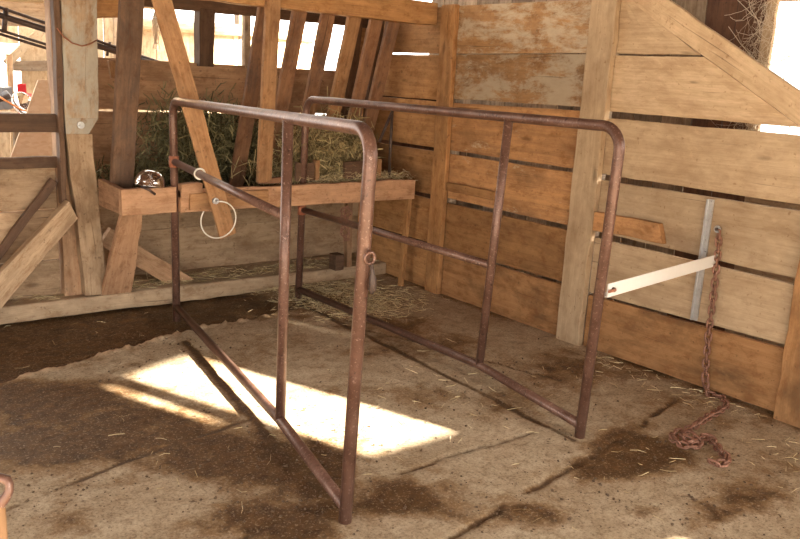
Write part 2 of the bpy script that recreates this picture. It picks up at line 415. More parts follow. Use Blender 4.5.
# ---------------------------------------------------------------- right wall: wide planks with gaps, nailed on the far side of the posts
XW = 4.0
def wall_right():
    w = MB(); th = V((.028, 0, 0))
    def seg(y0, y1, zs, m, dx=0):     # y0 near, y1 far ; zs list of (zb, zt) or with different heights at the ends
        for q in zs:
            if len(q) == 2: (zb0, zt0), (zb1, zt1) = q, q
            else: zb0, zt0, zb1, zt1 = q
            o = dx+random.uniform(-.004, .004)
            w.board((XW+o, y0, zb0), (XW+o, y1, zb1), (XW+o, y1, zt1), (XW+o, y0, zt0), th, m, jit=.0012)
    # right section y 1.2..3.16 (between second and third post), boards slope a hair
    seg(1.85, 3.17, [(.02,.36,.0,.335)], W_LOW)
    seg(1.85, 3.17, [(.385,.695,.352,.70)], W_LIGHT)
    seg(1.85, 3.17, [(.728,1.062,.742,1.055)], W_LIGHT)
    seg(1.2, 3.17, [(1.093,1.425,1.094,1.427)], W_LIGHT)
    seg(-1.5, 1.85, [(.02,.36),(.385,.695),(.728,1.055)], W_LIGHT)
    seg(-1.5, 1.2, [(1.09,1.42)], W_LIGHT)
    # two boards cut along the diagonal brace
    w.board((XW, 2.008, 1.464), (XW, 3.17, 1.467), (XW, 3.17, 1.788), (XW, 2.583, 1.788), th, W_LIGHT)
    w.board((XW, 2.615, 1.799), (XW, 3.17, 1.80), (XW, 3.17, 2.13), (XW, 3.15, 2.13), th, W_LIGHT, n=6)
    # middle section y 3.3..4.6
    y0, y1 = 3.33, 4.62
    seg(y0, y1, [(.0,.345,.0,.34)], W_LOW); seg(y0, y1, [(.368,.706,.362,.70)], W_ORANGE)
    seg(y0, y1, [(.738,1.072,.74,1.065)], W_FLAKE2); seg(y0, y1, [(1.1,1.458,1.094,1.436)], W_FLAKE2)
    seg(y0, y1, [(1.483,1.795,1.466,1.776)], W_FLAKE); seg(y0, y1, [(1.80,2.112,1.785,2.112)], W_FLAKE)
    # corner section
    y0, y1 = 4.68, 5.78
    seg(y0, y1, [(.0,.345),(.362,.70),(.735,1.065),(1.094,1.436),(1.446,1.772),(1.785,2.11)], W_ORANGE, .01)
    return tag(w.obj('wall_right', bevel=.003), kind='structure')
wall_right()
def post(name, y0, y1, z1, m, label, thick=.05, side=None, lean=0):
    w = MB(); w.board((XW-thick, y0, 0), (XW-thick, y0+lean, z1), (XW-thick, y1+lean, z1), (XW-thick, y1, 0), (thick-.006, 0, 0), m, jit=.003)
    return tag(w.obj(name, bevel=.005, loc=(XW-thick/2, (y0+y1)/2, 0)), label, 'post')
post('wall_post', 4.565, 4.715, 2.12, W_ORANGE, 'orange-brown wall post nearest the dark corner, right of the manger')
post('wall_post', 3.17, 3.36, 3.2, W_LIGHT, 'pale upright post near the middle of the plank wall, reaching past the picture top', lean=-.02)
post('wall_post', 1.70, 1.885, 1.44, W_LOW, 'muddy post at the right edge of the photo, foot on the floor')
# far side thick studs behind the posts
for y in (4.64, 3.27, 1.79):
    o = MB().beam((XW+.08, y, 0), (XW+.08, y, 1.44 if y < 2 else 2.1), .07, .08, W_GREY, up=(0,1,0)).obj('trim_1', bevel=.003); tag(o, kind='structure')
timber('diagonal_board', (XW-.02, 1.25, 1.053+.07), (XW-.02, 3.30, 2.215+.066), .128, .03, W_LIGHT, 'long pale diagonal board capping the plank wall at the top right', 'board', up=(0,0,1), tint=.7)
tag(MB().board((XW-.045, 2.66, .765), (XW-.045, 3.165, .752), (XW-.045, 3.165, .868), (XW-.045, 2.70, .872), (.043,0,0), W_LOW, n=6, tint=.8).obj('wood_cleat', bevel=.006, loc=(XW-.02, 2.9, .76)), 'short thick wooden cleat nailed to the wall behind the front pipe upright', 'wood block')
tag(MB().board((XW-.03, 4.05, .80), (XW-.03, 4.56, .80), (XW-.03, 4.56, .862), (XW-.03, 4.05, .862), (.028,0,0), W_ORANGE, n=6).obj('wood_cleat', bevel=.004, loc=(XW-.02, 4.3, .82)), 'thin wooden cleat on the wall beside the orange-brown post', 'wood block')

# ---------------------------------------------------------------- space behind the right wall
def outer():
    w = MB(); X = 5.0; y = 2.80
    while y < 6.1:
        b = random.uniform(.16, .26); m = W_RED if y < 3.25 else W_GREY
        w.board((X, y, 0), (X, y, 3.3), (X, y+b-.006, 3.3), (X, y+b-.006, 0), (.025,0,0), m, n=8, jit=.002); y += b
    y = -1.5
    while y < 1.7:
        b = random.uniform(.16, .26)
        e = min(1.7, y+b-.004)
        w.board((X, y, 0), (X, y, 1.12), (X, e, 1.12), (X, e, 0), (.025,0,0), W_GREY, n=3)
        w.board((X, y, 2.3), (X, y, 3.3), (X, e, 3.3), (X, e, 2.3), (.025,0,0), W_GREY, n=3); y += b
    w.board((X,1.7,0),(X,2.8,0),(X,2.8,1.12),(X,1.7,1.12),(.025,0,0),W_GREY)
    w.board((X,1.7,2.3),(X,2.8,2.3),(X,2.8,3.3),(X,1.7,3.3),(.025,0,0),W_GREY)
    w.board((X-.03,2.76,1.0),(X-.03,2.76,2.7),(X-.03,2.83,2.7),(X-.03,2.83,1.0),(.03,0,0),W_FAR)
    return tag(w.obj('wall_outer', bevel=.002), kind='structure')
outer()
f = MB()
for y in (-.8, .2, 1.2, 2.2): f.beam((5.0, y, 1.1), (5.0, y, 2.3), .03, .03, W_FAR, up=(0,1,0))
for z in (1.12, 2.3): f.beam((5.0, -1.5, z), (5.0, 2.8, z), .035, .03, W_FAR)
tag(f.obj('window_1', bevel=.002), kind='structure')
def cobweb():
    w = MB()
    def strand(a, b, r, sag=.03, n=6):
        a, b = V(a), V(b); pts = [a.lerp(b, i/n)+V((random.gauss(0,.006), random.gauss(0,.006), -sag*math.sin(math.pi*i/n))) for i in range(n+1)]
        w.tube(pts, r, WEB, seg=4)
    for k in range(900):
        y0 = random.uniform(2.42, 2.92); z0 = random.uniform(1.35, 2.5)
        strand((4.96, y0, z0), (4.96+random.uniform(-.05,.0), y0+random.gauss(0,.11), z0+random.gauss(0,.13)), random.choice((.0005,.0008,.0014)), random.uniform(-.01,.05))
    for a, b in ((((4.92,3.02,2.02)),(4.95,2.78,1.78)), ((4.93,2.95,2.25),(4.95,2.80,1.95)), ((4.93,3.1,2.3),(4.95,2.78,2.02))): strand(a, b, .002)
    return tag(w.obj('cobweb', bevel=-1, loc=(4.95,2.8,1.3)), 'dusty cobweb strands hanging over the bright window at the top right', 'cobweb', kind='stuff')
cobweb()

# ---------------------------------------------------------------- back partition
YB = 5.72
def back():
    w = MB(); th = V((0,.03,0))
    def seg(x0, x1, z0, z1, m, y=YB, **k): w.board((x0,y,z0),(x1,y,z0),(x1,y,z1),(x0,y,z1), th, m, **k)
    # behind the manger
    for z0, z1, m_ in ((.09,.42,W_LEFT),(.421,.66,W_LEFT),(.655,.93,W_BACK),(.925,1.265,W_BACK),(1.28,1.622,W_BACK)): seg(1.60, 4.0, z0, z1, m_, jit=.0008)
    w.board((4.03,5.95,0),(4.03,5.95,1.55),(5.0,5.95,1.55),(5.0,5.95,0),(0,.03,0),W_RED)  # unseen passage end added to cut sky light behind the plank gaps
    # left section: boards under the opening
    for z0, z1 in ((.10,.33),(.34,.66),(.67,.935)): seg(-.6, 1.44, z0, z1, W_LEFT, y=5.42)
    # top timbers above the window opening
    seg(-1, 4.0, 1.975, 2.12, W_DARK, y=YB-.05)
    seg(3.83, 4.0, 1.6, 2.0, W_ORANGE, y=YB+.01); 
    w.board((2.525,YB-.05,1.6),(2.525,YB-.05,2.0),(2.645,YB-.05,2.0),(2.635,YB-.05,1.6),(0,.1,0),W_DARK,tint=.2)
    w.board((2.905,YB,1.6),(2.905,YB,2.0),(2.955,YB,2.0),(2.955,YB,1.6),(0,.05,0),W_GREY)
    return tag(w.obj('wall_back', bevel=.003), kind='structure')
back()
# upper boards between the stakes (loose pieces beside the post)
tag(MB().board((1.70,5.45,1.86),(2.02,5.45,1.88),(2.02,5.45,2.1),(1.70,5.45,2.1),(0,.05,0),W_ORANGE).obj('wood_block', bevel=.004, loc=(1.8,5.45,1.86)), 'short orange-brown plank beside the top of the limewashed post', 'wood block')
tag(MB().beam(ony(116,60,5.45), ony(118,78,5.45), .1, .03, W_SLATL, up=(1,0,0)).obj('wood_block', bevel=.004), 'small pale wood block behind the dark stake, beside the limewashed post', 'wood block')
# sill / curb
tag(MB().board((-.6,5.28,-.02),(4.0,5.28,-.02),(4.0,5.28,.095),(-.6,5.28,.095),(0,.46,0),W_SILL,jit=.0025,n=40).obj('trim_2', bevel=.015), kind='structure')
# rails of the left opening
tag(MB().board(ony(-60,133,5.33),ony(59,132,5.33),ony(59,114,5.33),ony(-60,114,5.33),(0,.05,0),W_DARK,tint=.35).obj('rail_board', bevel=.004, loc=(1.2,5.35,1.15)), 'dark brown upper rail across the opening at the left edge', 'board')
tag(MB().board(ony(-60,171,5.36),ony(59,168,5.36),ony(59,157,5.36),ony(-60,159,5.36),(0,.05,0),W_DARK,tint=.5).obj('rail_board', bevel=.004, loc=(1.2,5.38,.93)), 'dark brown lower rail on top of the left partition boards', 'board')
# big post
pz = lambda px, py, Y=5.28: ony(px, py, Y)
root = empty('timber_post', (1.6,5.36,.095), 'thick limewashed timber post left of the manger with a bolt', 'post')
w = MB(); w.board((1.445,5.36,.095),(1.43,5.36,2.3),(1.56,5.36,2.3),(1.575,5.36,.095),(0,.12,0),W_BACK,tint=.5,jit=.004); w.obj('core', root, .005)
a0, a1 = pz(66,134), pz(63,-15); b0, b1 = pz(91,134), pz(97,-15)
w = MB(); w.board(pz(66,134),pz(61,-15),pz(97,-15),pz(99,118),(0,.07,0),W_POST,tint=.85,jit=.003); w.board(pz(66,134),pz(66,118),pz(99,118),pz(89,134),(0,.07,0),W_POST,n=2,tint=.85,jit=0); o = w.obj('facing_board', root, .004); tag(o, 'pale limewashed facing board')
w = MB(); w.board(pz(53,-15),pz(62,205),pz(67,205),pz(60,-15),(0,.08,0),W_DARK,tint=.9); w.obj('side_batten', root, .003)
w = MB(); w.board(pz(66,134),pz(86,296),pz(108,294),pz(92,134),(0,.11,0),W_LEFT,tint=.35,jit=.003); w.obj('lower_post', root, .004)
w = MB(); p = pz(80.5,125,5.275); w.tube([p, p+V((0,-.012,0))], .022, GALV, 16); w.tube([p+V((0,-.012,0)), p+V((0,-.022,0))], .012, GALV, 6); w.obj('bolt', root)
w = MB(); w.tube([pz(57,28,5.27),pz(63,36,5.265),pz(72,43,5.262),pz(82,46,5.262),pz(90,44,5.262),pz(97,40,5.27)], .004, RUSTR, 6)
tag(w.obj('wire', loc=pz(80,45,5.27)), 'thin rusty wire sagging across the limewashed post', 'wire')
# diagonal brace left
tag(MB().board(pz(-70,392,5.19),pz(78,219,5.19),pz(69,201,5.19),pz(-70,346,5.19),(0,.08,0),W_LEFT,tint=.65).obj('diagonal_brace', bevel=.005, loc=pz(0,295,5.23)), 'pale diagonal timber brace running from the left edge up to the post', 'brace')
timber('diagonal_brace', pz(0,262,5.36)+V((-.3,0,-.33)), pz(54,180,5.36), .05, .04, W_DARK, 'dark narrow diagonal board behind the pale left brace', 'brace')

# ---------------------------------------------------------------- manger
YM = 4.84
root = empty('manger', (2.7,5.1,.7), 'long wooden feed manger along the back partition holding hay', 'manger')
w = MB(); w.board((1.655,YM,.70),(2.00,YM,.70),(2.00,YM,.86),(1.655,YM,.86),(0,.05,0),W_MANGER,tint=.75,n=4); w.obj('front_block', root, .004)
w = MB(); w.board((2.02,YM-.015,.70),(3.89,YM-.015,.70),(3.89,YM-.015,.85),(2.02,YM-.015,.84),(0,.045,0),W_MANGER,tint=.9,jit=.003); w.obj('front_board', root, .004)
w = MB(); w.board((2.07,YM-.045,.725),(2.62,YM-.045,.725),(2.62,YM-.045,.83),(2.07,YM-.045,.82),(0,.028,0),W_SLATL,tint=.8,jit=.003)
w.obj('front_batten', root, .003)
w = MB(); w.board((2.02,YM-.03,.79),(2.16,YM-.03,.79),(2.16,YM-.03,.885),(2.02,YM-.03,.885),(0,.06,0),W_MANGER,n=3); w.obj('batten_block', root, .003)
w = MB(); w.board((1.655,YM+.05,.70),(1.655,5.27,.70),(1.655,5.27,.87),(1.655,YM+.05,.86),(.04,0,0),W_MANGER,tint=.05); w.obj('end_board', root, .004)
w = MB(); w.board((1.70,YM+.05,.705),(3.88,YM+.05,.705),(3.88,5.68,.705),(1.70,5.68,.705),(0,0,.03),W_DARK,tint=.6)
w.obj('bottom_board', root, .003)
for (pa, pb, th_) in (((295,181),(313,181),.03),((343,178),(375,176),.03)):
    A = ony(pa[0],pa[1],4.93); B = ony(pb[0],pb[1],4.93)
    w = MB(); w.board((A.x,4.91,.86),(B.x,4.91,.86),(B.x,4.91,.985),(A.x,4.91,.985),(0,.03,0),W_DARK,tint=.9,n=3)
    w.board((B.x+.002,4.90,.86),(B.x+.002,4.90,1.0),(B.x+.035,4.90,1.0),(B.x+.035,4.90,.86),(0,.045,0),W_SLATL,n=2,tint=.5); w.obj('divider', root, .003)
w = MB(); w.board((2.60,4.89,.85),(2.80,4.89,.85),(2.80,4.89,.89),(2.60,4.89,.89),(0,.04,0),W_SLAT,n=2); w.obj('lip_block', root, .003)
# legs
p1 = V((1.80,5.22,.095)); p0 = V((1.74,4.88,.70))
w = MB(); w.board((1.665,5.28,.095),(1.665,4.88,.70),(1.80,4.88,.70),(1.86,5.28,.095),(0,.05,0),W_MANGER,tint=.5,jit=.003); w.obj('leg', root, .004)
w = MB(); w.beam(ony(409,198,4.9)+V((0,0,.0)), V((3.86,4.9,0.0)), .035, .04, W_ORANGE, up=(1,0,0)); 
w.obj('leg', root, .003)
w = MB(); w.beam((3.62,5.30,.095),(3.60,5.30,.70), .05, .05, W_BACK, up=(1,0,0)); w.obj('leg', root, .003)
timber('diagonal_brace', ony(104,236,5.45), ony(196,296,5.45)+V((0,0,.04)), .13, .06, W_BACK, 'brown brace slanting down behind the manger leg', 'brace')
tag(MB().board((3.44,5.2,.095),(3.52,5.2,.095),(3.52,5.2,.22),(3.44,5.2,.22),(0,.1,0),W_DARK,n=2,tint=.8).obj('wood_block', bevel=.006, loc=(3.48,5.25,.095)), 'small dark wooden block on the sill under the manger', 'wood block')
# top beam
bl, br = V((1.9,4.86,2.07)), V((3.99,4.86,2.06))
timber('rack_beam', bl, br, .155, .11, W_ORANGE, 'orange-brown beam along the top of the hay rack, ending at the wall', 'beam', tint=.65)
# slats
def stake(top, bot, w_, t_, m, label, tint=None, group=None):
    return timber('rack_stake', bot, top, w_, t_, m, label, 'stake', up=(1,0,0), tint=tint, group=group, jit=.0012)
YT = 4.955
labels = ['dark leaning rack stake just left of and behind the upright one',
 'leaning rack stake just right of the upright one', 'second leaning rack stake to the right of the upright one',
 'third leaning rack stake to the right of the upright one', 'leaning rack stake second from the wall', 'leaning rack stake nearest the plank wall']
for x, lb, m, t in zip((2.675, 2.93, 3.155, 3.375, 3.565, 3.72), labels, (W_SLAT, W_SLAT, W_SLAT, W_SLATL, W_SLAT, W_SLAT), (.3, .55, .6, .5, .75, .5)):
    stake((x, YT, 2.06), (x-.02, 5.36, .74), .105, .035, m, lb, t)
stake((2.62, 4.78, 2.04), (2.62, 4.868, .87), .10, .035, W_SLATL, 'upright orange-edged rack stake standing on the manger front', .55)
stake((1.79, 4.95, 2.05), (1.755, 5.15, .74), .14, .045, W_SLATD, 'broad dark stake standing beside the dented bowl', .85)
stake(ony(160,-6,4.73), ony(228,236,4.73), .115, .022, W_SLATL, 'long loose pale board leaning across the manger front', .9)
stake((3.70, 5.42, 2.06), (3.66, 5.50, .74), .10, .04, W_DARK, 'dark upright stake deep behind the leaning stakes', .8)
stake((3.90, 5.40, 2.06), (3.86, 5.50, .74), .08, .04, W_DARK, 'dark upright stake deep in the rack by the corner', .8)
w = MB(); w.tube([(3.715,4.93,.86),(3.715,4.93,1.36)], .011, IRON, 8); w.tube([(3.715,4.93,1.35),(3.63,4.96,1.12)], .011, IRON, 8)
tag(w.obj('iron_rod', loc=(3.8,4.93,.86)), 'thin dark iron rod standing on the right end of the manger', 'rod')

# hay
def hay(name, boxes, n, L, wd, m, label, d=(1,1,1.4), loc=None):
    w = MB()
    for i in range(n):
        c, s = random.choice(boxes); p = V([random.gauss(c[k], s[k]) for k in range(3)])
        p.y = min(p.y, YB-.07)
        p.x = min(p.x, 3.93); p.z = max(p.z, .76); 
        w.blade(p, (random.gauss(0,d[0]), random.gauss(0,d[1]), random.gauss(0,d[2])), random.uniform(.5,1.3)*L, wd, m)
    return tag(w.obj(name, bevel=-1, loc=loc or boxes[0][0]), label, 'hay', kind='stuff')
hay('hay', [((2.36,5.52,1.08),(.14,.06,.13)), ((2.60,5.5,1.05),(.13,.07,.13)), ((2.85,5.5,.98),(.15,.07,.10)), ((2.2,5.5,.86),(.2,.08,.04))], 8500, .10, .008, HAYG, 'dark green hay packed against the back boards of the manger')
hay('hay', [((3.05,5.1,1.08),(.09,.07,.09)), ((3.22,5.05,1.05),(.08,.06,.12)), ((3.35,5.1,.95),(.12,.07,.07)), ((3.5,5.15,1.12),(.05,.06,.08)), ((3.0,5.2,.9),(.15,.08,.05))], 3400, .11, .0065, HAY, 'dry hay hanging between the leaning stakes of the rack')
hay('hay', [((3.45,4.94,.87),(.14,.03,.018)), ((3.75,4.98,.86),(.09,.05,.018)), ((3.2,4.95,.86),(.2,.03,.012))], 900, .09, .003, STRAW, 'pale straw lying on the right end of the manger front', (1,1,.35))

# bowl
w = MB(); prof = [(.001,.088),(.022,.087),(.043,.081),(.062,.070),(.077,.054),(.087,.035),(.092,.015),(.093,.0),(.098,-.004),(.098,-.010),(.090,-.008)]
w.lathe(prof, CHROME)
bm = w.bm
for v in bm.verts:
    d = .012*mnoise.noise(V((v.co.x*14, v.co.y*14, 3))); v.co *= 1+d*3.5
o = w.obj('steel_bowl'); o.location = (1.862,4.925,.877); o.rotation_euler = (.06,.10,.5); tag(o, 'dented shiny steel bowl upside down on the left corner of the manger', 'bowl')
w = MB(); w.tube([(1.845,4.80,.83),(1.80,4.77,.862),(1.78,4.84,.872)], .009, IRON, 6)
tag(w.obj('iron_strap', loc=(1.84,4.82,.85)), 'short rusty iron strap on the manger under the bowl', 'strap')
# cord ring on manger
w = MB(); c = V((2.200,4.675,.672)); pts = [c+V((.118*math.cos(a), -.012*math.sin(a)-.01, .118*math.sin(a))) for a in [2.6+i*(2*math.pi-1.0)/30 for i in range(31)]]
w.tube(pts, .0045, WHITEW, 6); tag(w.obj('cord_loop', loc=c), 'white cord loop hanging on the manger front board', 'cord')
w = MB(); p = V((2.20,4.72,.785)); w.tube([p, p+V((0,-.02,0))], .02, GALV, 12); w.tube([p+V((0,-.02,0)), p+V((0,-.045,0))], .008, GALV, 8)
tag(w.obj('bolt', loc=p), 'grey steel bolt head on the manger batten inside the cord loop', 'bolt')

# ---------------------------------------------------------------- pipe frames
def frame(name, ff, fm, fr, zt_f, zt_r, zmid_f, zmid_r, zb_f, zb_r, label, leanf=(0,0), leanm=0, leanr=(0,0)):
    r = .0245
    ff, fm, fr = V((*ff,0)), V((*fm,0)), V((*fr,-.02))
    root = empty(name, ff, label, 'pipe frame', 'pipe stall frames')
    tf = V((ff.x+leanf[0], ff.y+leanf[1], zt_f)); tr = V((fr.x+leanr[0], fr.y+leanr[1], zt_r))
    w = MB(); w.tube(fillet([ff, tf, tr, fr], .10, 8), r, PIPE, 16); w.obj('hoop_pipe', root)
    t = (fm.y-ff.y)/(fr.y-ff.y)
    top = tf.lerp(tr, t+leanm)-V((0,0,r*.4))
    w = MB(); bz = zb_f+(zb_r-zb_f)*t; bot = V((fm.x, fm.y, bz)); w.tube([bot, top], r*.93, PIPE, 16); w.obj('middle_upright', root)
    f2 = (zmid_f-bot.z)/(top.z-bot.z); a = bot.lerp(top, f2); g = (zmid_r)/(zt_r); b = V((fr.x, fr.y, 0)).lerp(tr, g); b.z = zmid_r
    w = MB(); w.tube([a, b], r*.88, PIPE, 14); w.obj('middle_rail', root)
    A = ff.copy(); A.z = zb_f; B = fr.copy(); B.z = zb_r
    w = MB(); w.tube([A, V((bot.x,bot.y,bz)), B], r*.95, PIPE, 14); w.obj('bottom_rail', root)
    w = MB(); w.tube([b-V((0,0,.035)), b+V((0,0,.035))], r*1.25, RUSTR, 16); w.obj('coupling', root)
    return root
frame('pipe_frame', (1.553,2.225), (1.722,3.01), (2.01,4.885), 1.425, 1.385, 1.0, 1.015, .06, .075, 'rusty pipe stall frame standing nearer to the camera, on the left', leanf=(.045,0), leanm=-.012, leanr=(-.01,0))
frame('pipe_frame', (2.90,2.262), (3.03,3.10), (2.945,4.925), 1.44, 1.42, .655, .655, .06, .075, 'rusty pipe stall frame on the right, nearer to the plank wall', leanf=(.02,-.03), leanm=-.055, leanr=(.02,-.01))
# pin and ring on the near upright
p = V((1.60,2.212,1.0))
root = empty('ring_pin', p, 'rusty ring with a hanging pin on the near front upright', 'ring pin')
q = V((1.580,2.195,1.0)); w = MB()
w.tube([q+V((.020*math.cos(a),-.012,.020*math.sin(a))) for a in [i*math.pi/8 for i in range(16)]], .0065, PIPE, 8, closed=True); w.obj('ring', root)
w = MB(); w.tube([q+V((.004,-.018,-.02)), q+V((.008,-.022,-.05)), q+V((.010,-.022,-.07)), q+V((.012,-.02,-.11)), q+V((.012,-.018,-.125))], [.006,.007,.013,.014,.005], IRON, 10); w.obj('pin', root)
# white tie on the near middle rail
k = V((1.95,4.5,1.012)); a = V((1.722,3.01,1.0)); b = V((2.01,4.885,1.015)); t = .70; c = a.lerp(b, t); d = (b-a).normalized(); s1 = d.cross(V((0,0,1))).normalized(); s2 = d.cross(s1)
w = MB(); w.tube([c+(s1*math.cos(x)+s2*math.sin(x))*.029 for x in [i*math.pi/8 for i in range(16)]], .006, WHITEW, 8, closed=True)
tag(w.obj('cord_tie', loc=c), 'white cord tied around the middle rail of the left pipe frame', 'cord')

# ---------------------------------------------------------------- white bar, metal strip, chain
P0, P1 = V((2.935,2.262,.715)), V((3.985,2.372,.735))
root = empty('white_bar', P0, 'white painted angle-iron bar from the right pipe frame to the wall', 'bar')
d = (P1-P0).normalized(); up = V((0,0,1)); sd = d.cross(up).normalized()
w = MB(); w.beam(P0+up*.0+sd*.035, P1+sd*.035, .062, .006, WHITEP, jit=0); w.beam(P0-up*.030+sd*.015, P1-up*.030+sd*.015, .045, .006, WHITEP, up=sd, jit=0); w.obj('angle_bar', root, .001)
w = MB(); w.tube([P0+d*.04+sd*.035, P0+d*.04+sd*.048], .011, IRON, 12); w.tube([P0+d*.04+sd*.05-d*.05, P0+d*.04+sd*.05], .007, RUSTR, 8); w.obj('bolt', root)
tag(MB().board((3.985,2.402,.375),(3.985,2.402,1.05),(3.985,2.437,1.05),(3.985,2.437,.375),(.012,0,0),GALV,jit=0).board((3.972,2.428,.375),(3.972,2.428,1.05),(3.972,2.437,1.05),(3.972,2.437,.375),(.014,0,0),GALV,jit=0).obj('metal_strip', bevel=.001, loc=(3.99,2.42,.375)), 'vertical galvanised steel strip on the wall at the end of the white bar', 'metal strip')
def link_mesh():
    w = MB(); h, r = .0115, .0150; pts = []
    for i in range(8): a = math.pi*i/7; pts.append(V((h+r*math.sin(a), r*math.cos(a), 0)))
    for i in range(8): a = math.pi*i/7; pts.append(V((-h-r*math.sin(a), -r*math.cos(a), 0)))
    w.tube(pts, .0062, CHAINM, 7, closed=True); me = bpy.data.meshes.new('link')
    bmesh.ops.recalc_face_normals(w.bm, faces=w.bm.faces); w.bm.to_mesh(me); w.bm.free(); me.materials.append(CHAINM); return me
LINK = link_mesh()
def chain(name, path, label, step=.0375, scale=1.0, loc=None):
    path = [V(p) for p in path]; root = empty(name, loc or path[-1], label, 'chain')
    # resample
    cum = [0]
    for a, b in zip(path[:-1], path[1:]): cum.append(cum[-1]+(b-a).length)
    def at(s):
        for i in range(len(path)-1):
            if s <= cum[i+1]: return path[i].lerp(path[i+1], (s-cum[i])/(cum[i+1]-cum[i]))
        return path[-1]
    n = int(cum[-1]/step)
    for i in range(n):
        p = at((i+.5)*step); d = (at((i+1)*step)-at(i*step)).normalized()
        ref = V((0,0,1)) if abs(d.z) < .8 else V((1,0,0)); b = d.cross(ref).normalized(); c = b.cross(d).normalized()
        ang = (math.pi/4 if i % 2 else -math.pi/4)+random.uniform(-.25,.25); y = b*math.cos(ang)+c*math.sin(ang); z = d.cross(y)
        o = bpy.data.objects.new('link', LINK); COL.objects.link(o); o.parent = root
        mm = Matrix((d*scale, y*scale, z*scale)).transposed().to_4x4(); mm.translation = p-root.location; o.matrix_local = mm
    return root
zf = .014
fp = lambda x, y, z=zf: onz(x, y, z)
hang = [onx(719,231,3.965), onx(718,250,3.965), onx(714,290,3.965), onx(709,330,3.965), onx(706,360,3.955), V((3.955,2.29,.045))]
hang[-1] = onx(705,380,3.955)
fl = [fp(708,394), fp(722,397), fp(727,405), fp(719,411), fp(706,418), fp(695,426), fp(684,431), fp(674,433), fp(672,438), fp(680,444,.02), fp(690,447,.02), fp(700,444,.02), fp(698,438,.03), fp(688,434,.03), fp(681,436,.03), fp(690,441,.035), fp(702,437,.025), fp(710,437), fp(716,445), fp(722,453), fp(728,457), fp(725,463), fp(714,463), fp(712,459)]
chain('chain', hang+fl, 'rusty chain hanging from the plank wall and coiled on the floor')
w = MB(); p = onx(719,229,3.985); w.tube([p+V((.015,0,0)), p+V((-.03,0,0))], .008, IRON, 8); w.tube([p+V((-.012,0,0)), p+V((-.018,0,0))], .02, GALV, 12)
tag(w.obj('hook_bolt', loc=p), 'bolt in the plank wall that holds the chain', 'bolt')
hp = [ony(345,208,4.88)]; c0 = ony(346,213,4.88)
for i in range(11): a = math.pi/2+i*2*math.pi/10; hp.append(c0+V((.04*math.cos(a), .0, .04*math.sin(a)-.0)))
hp += [ony(344,225,4.88), ony(341,232,4.88), ony(347,240,4.88), ony(349,232,4.88), ony(345,226,4.88)]
chain('chain', hp, 'small brass-coloured chain dangling under the manger', step=.03, scale=.72, loc=hp[0])

# foreground bit at lower left: wooden handle with an iron hook
q0 = ony(-3,560,1.9); root = empty('tool_handle', onz(-4,640,0), 'pale wooden handle with a metal hook cut off by the lower left corner', 'tool')
h0 = onz(2,640,0); h1 = V((h0.x, h0.y, 0)); 
P = lambda px, py: (lambda b: b)(CAMP+ray(px,py)*(1.45/ray(px,py).dot(RF)))
top = P(-2,505); foot = V((top.x, top.y, 0)); root.location = foot
w = MB(); w.tube([foot, top], .0125, W_SLATL, 12); w.obj('handle', root)
w = MB(); w.tube([P(-3,512),P(1,503),P(6,497),P(9,491),P(9.5,485),P(7,480),P(-2,477),P(-14,478)], [.009,.010,.009,.008,.008,.009,.008,.008], PIPE, 10); w.obj('hook', root)

# ---------------------------------------------------------------- straw on floor and sill
def straw(n, areas, label, name='straw'):
    w = MB()
    for i in range(n):
        px, py, rx, ry = random.choice(areas); x, y = random.gauss(px, rx), random.gauss(py, ry); z = .006 if py > 0 else .1
        p = onz(x, y, .008)
        if p.x > 3.94 or p.y > 5.24: continue
        p.z = random.uniform(.008,.022); w.blade(p, (random.gauss(0,1), random.gauss(0,1), random.gauss(0,.06)), random.uniform(.02,.085), .0026, STRAW, .25)
    return tag(w.obj(name, bevel=-1, loc=(3,3,0)), label, 'straw', kind='stuff')
straw(3400, [(345,298,32,9),(350,296,28,8),(330,290,30,6),(385,300,25,8),(310,297,20,6),(360,308,22,7),(270,287,30,3)], 'loose straw scattered on the floor between the manger and the right pipe frame')
straw(330, [(660,375,30,10),(625,358,18,5),(700,388,14,6),(740,405,25,8),(650,372,40,8),(800,460,25,14)], 'loose straw along the foot of the plank wall by the chain')
straw(160, [(420,420,60,30),(250,430,90,40),(560,470,90,30),(150,330,90,12),(450,380,60,20)], 'few stray straws strewn over the open floor')
CRUMB = plain('dung crumb', (.10,.06,.033), .85)
w = MB()
for i in range(2200):
    px, py, rx, ry = random.choice([(120,430,90,40),(250,480,60,30),(290,500,50,25),(60,470,50,40),(430,400,60,25),(650,460,50,30),(740,500,50,25),(560,380,60,20),(520,500,80,25),(150,345,80,14),(310,440,40,30)])
    p = onz(random.gauss(px, rx), random.gauss(py, ry), 0)
    if not (.4 < p.x < 3.93 and 1.2 < p.y < 5.2): continue
    q = random.uniform(.002,.0055)*random.choice((.6,.8,1,1.8)); p.z = q*.4+(-.028 if p.y > 4.72 and p.x < 2.7 else 0); k = w.mi(CRUMB); vs = []
    for d in ((1,0,0),(0,1,0),(-1,0,0),(0,-1,0),(0,0,.8),(0,0,-.8)): vs.append(w.bm.verts.new(p+V(d)*q*random.uniform(.6,1.2)))
    for a in range(4):
        for b_ in (4,5): fc = w.bm.faces.new((vs[a],vs[(a+1)%4],vs[b_])); fc.material_index = k
tag(w.obj('dirt_crumbs', loc=(2.5,3,0)), 'dark crumbs of dirt and dung scattered over the concrete floor', 'dirt', kind='stuff')
w = MB()
for i in range(900):
    p = V((random.uniform(1.1,3.95), random.uniform(5.3,5.6), .1+random.uniform(0,.02)))
    if 1.45 < p.x < 1.78: continue
    w.blade(p, (random.gauss(0,1), random.gauss(0,.6), random.gauss(0,.12)), random.uniform(.03,.10), .003, HAY if i % 2 else STRAW)
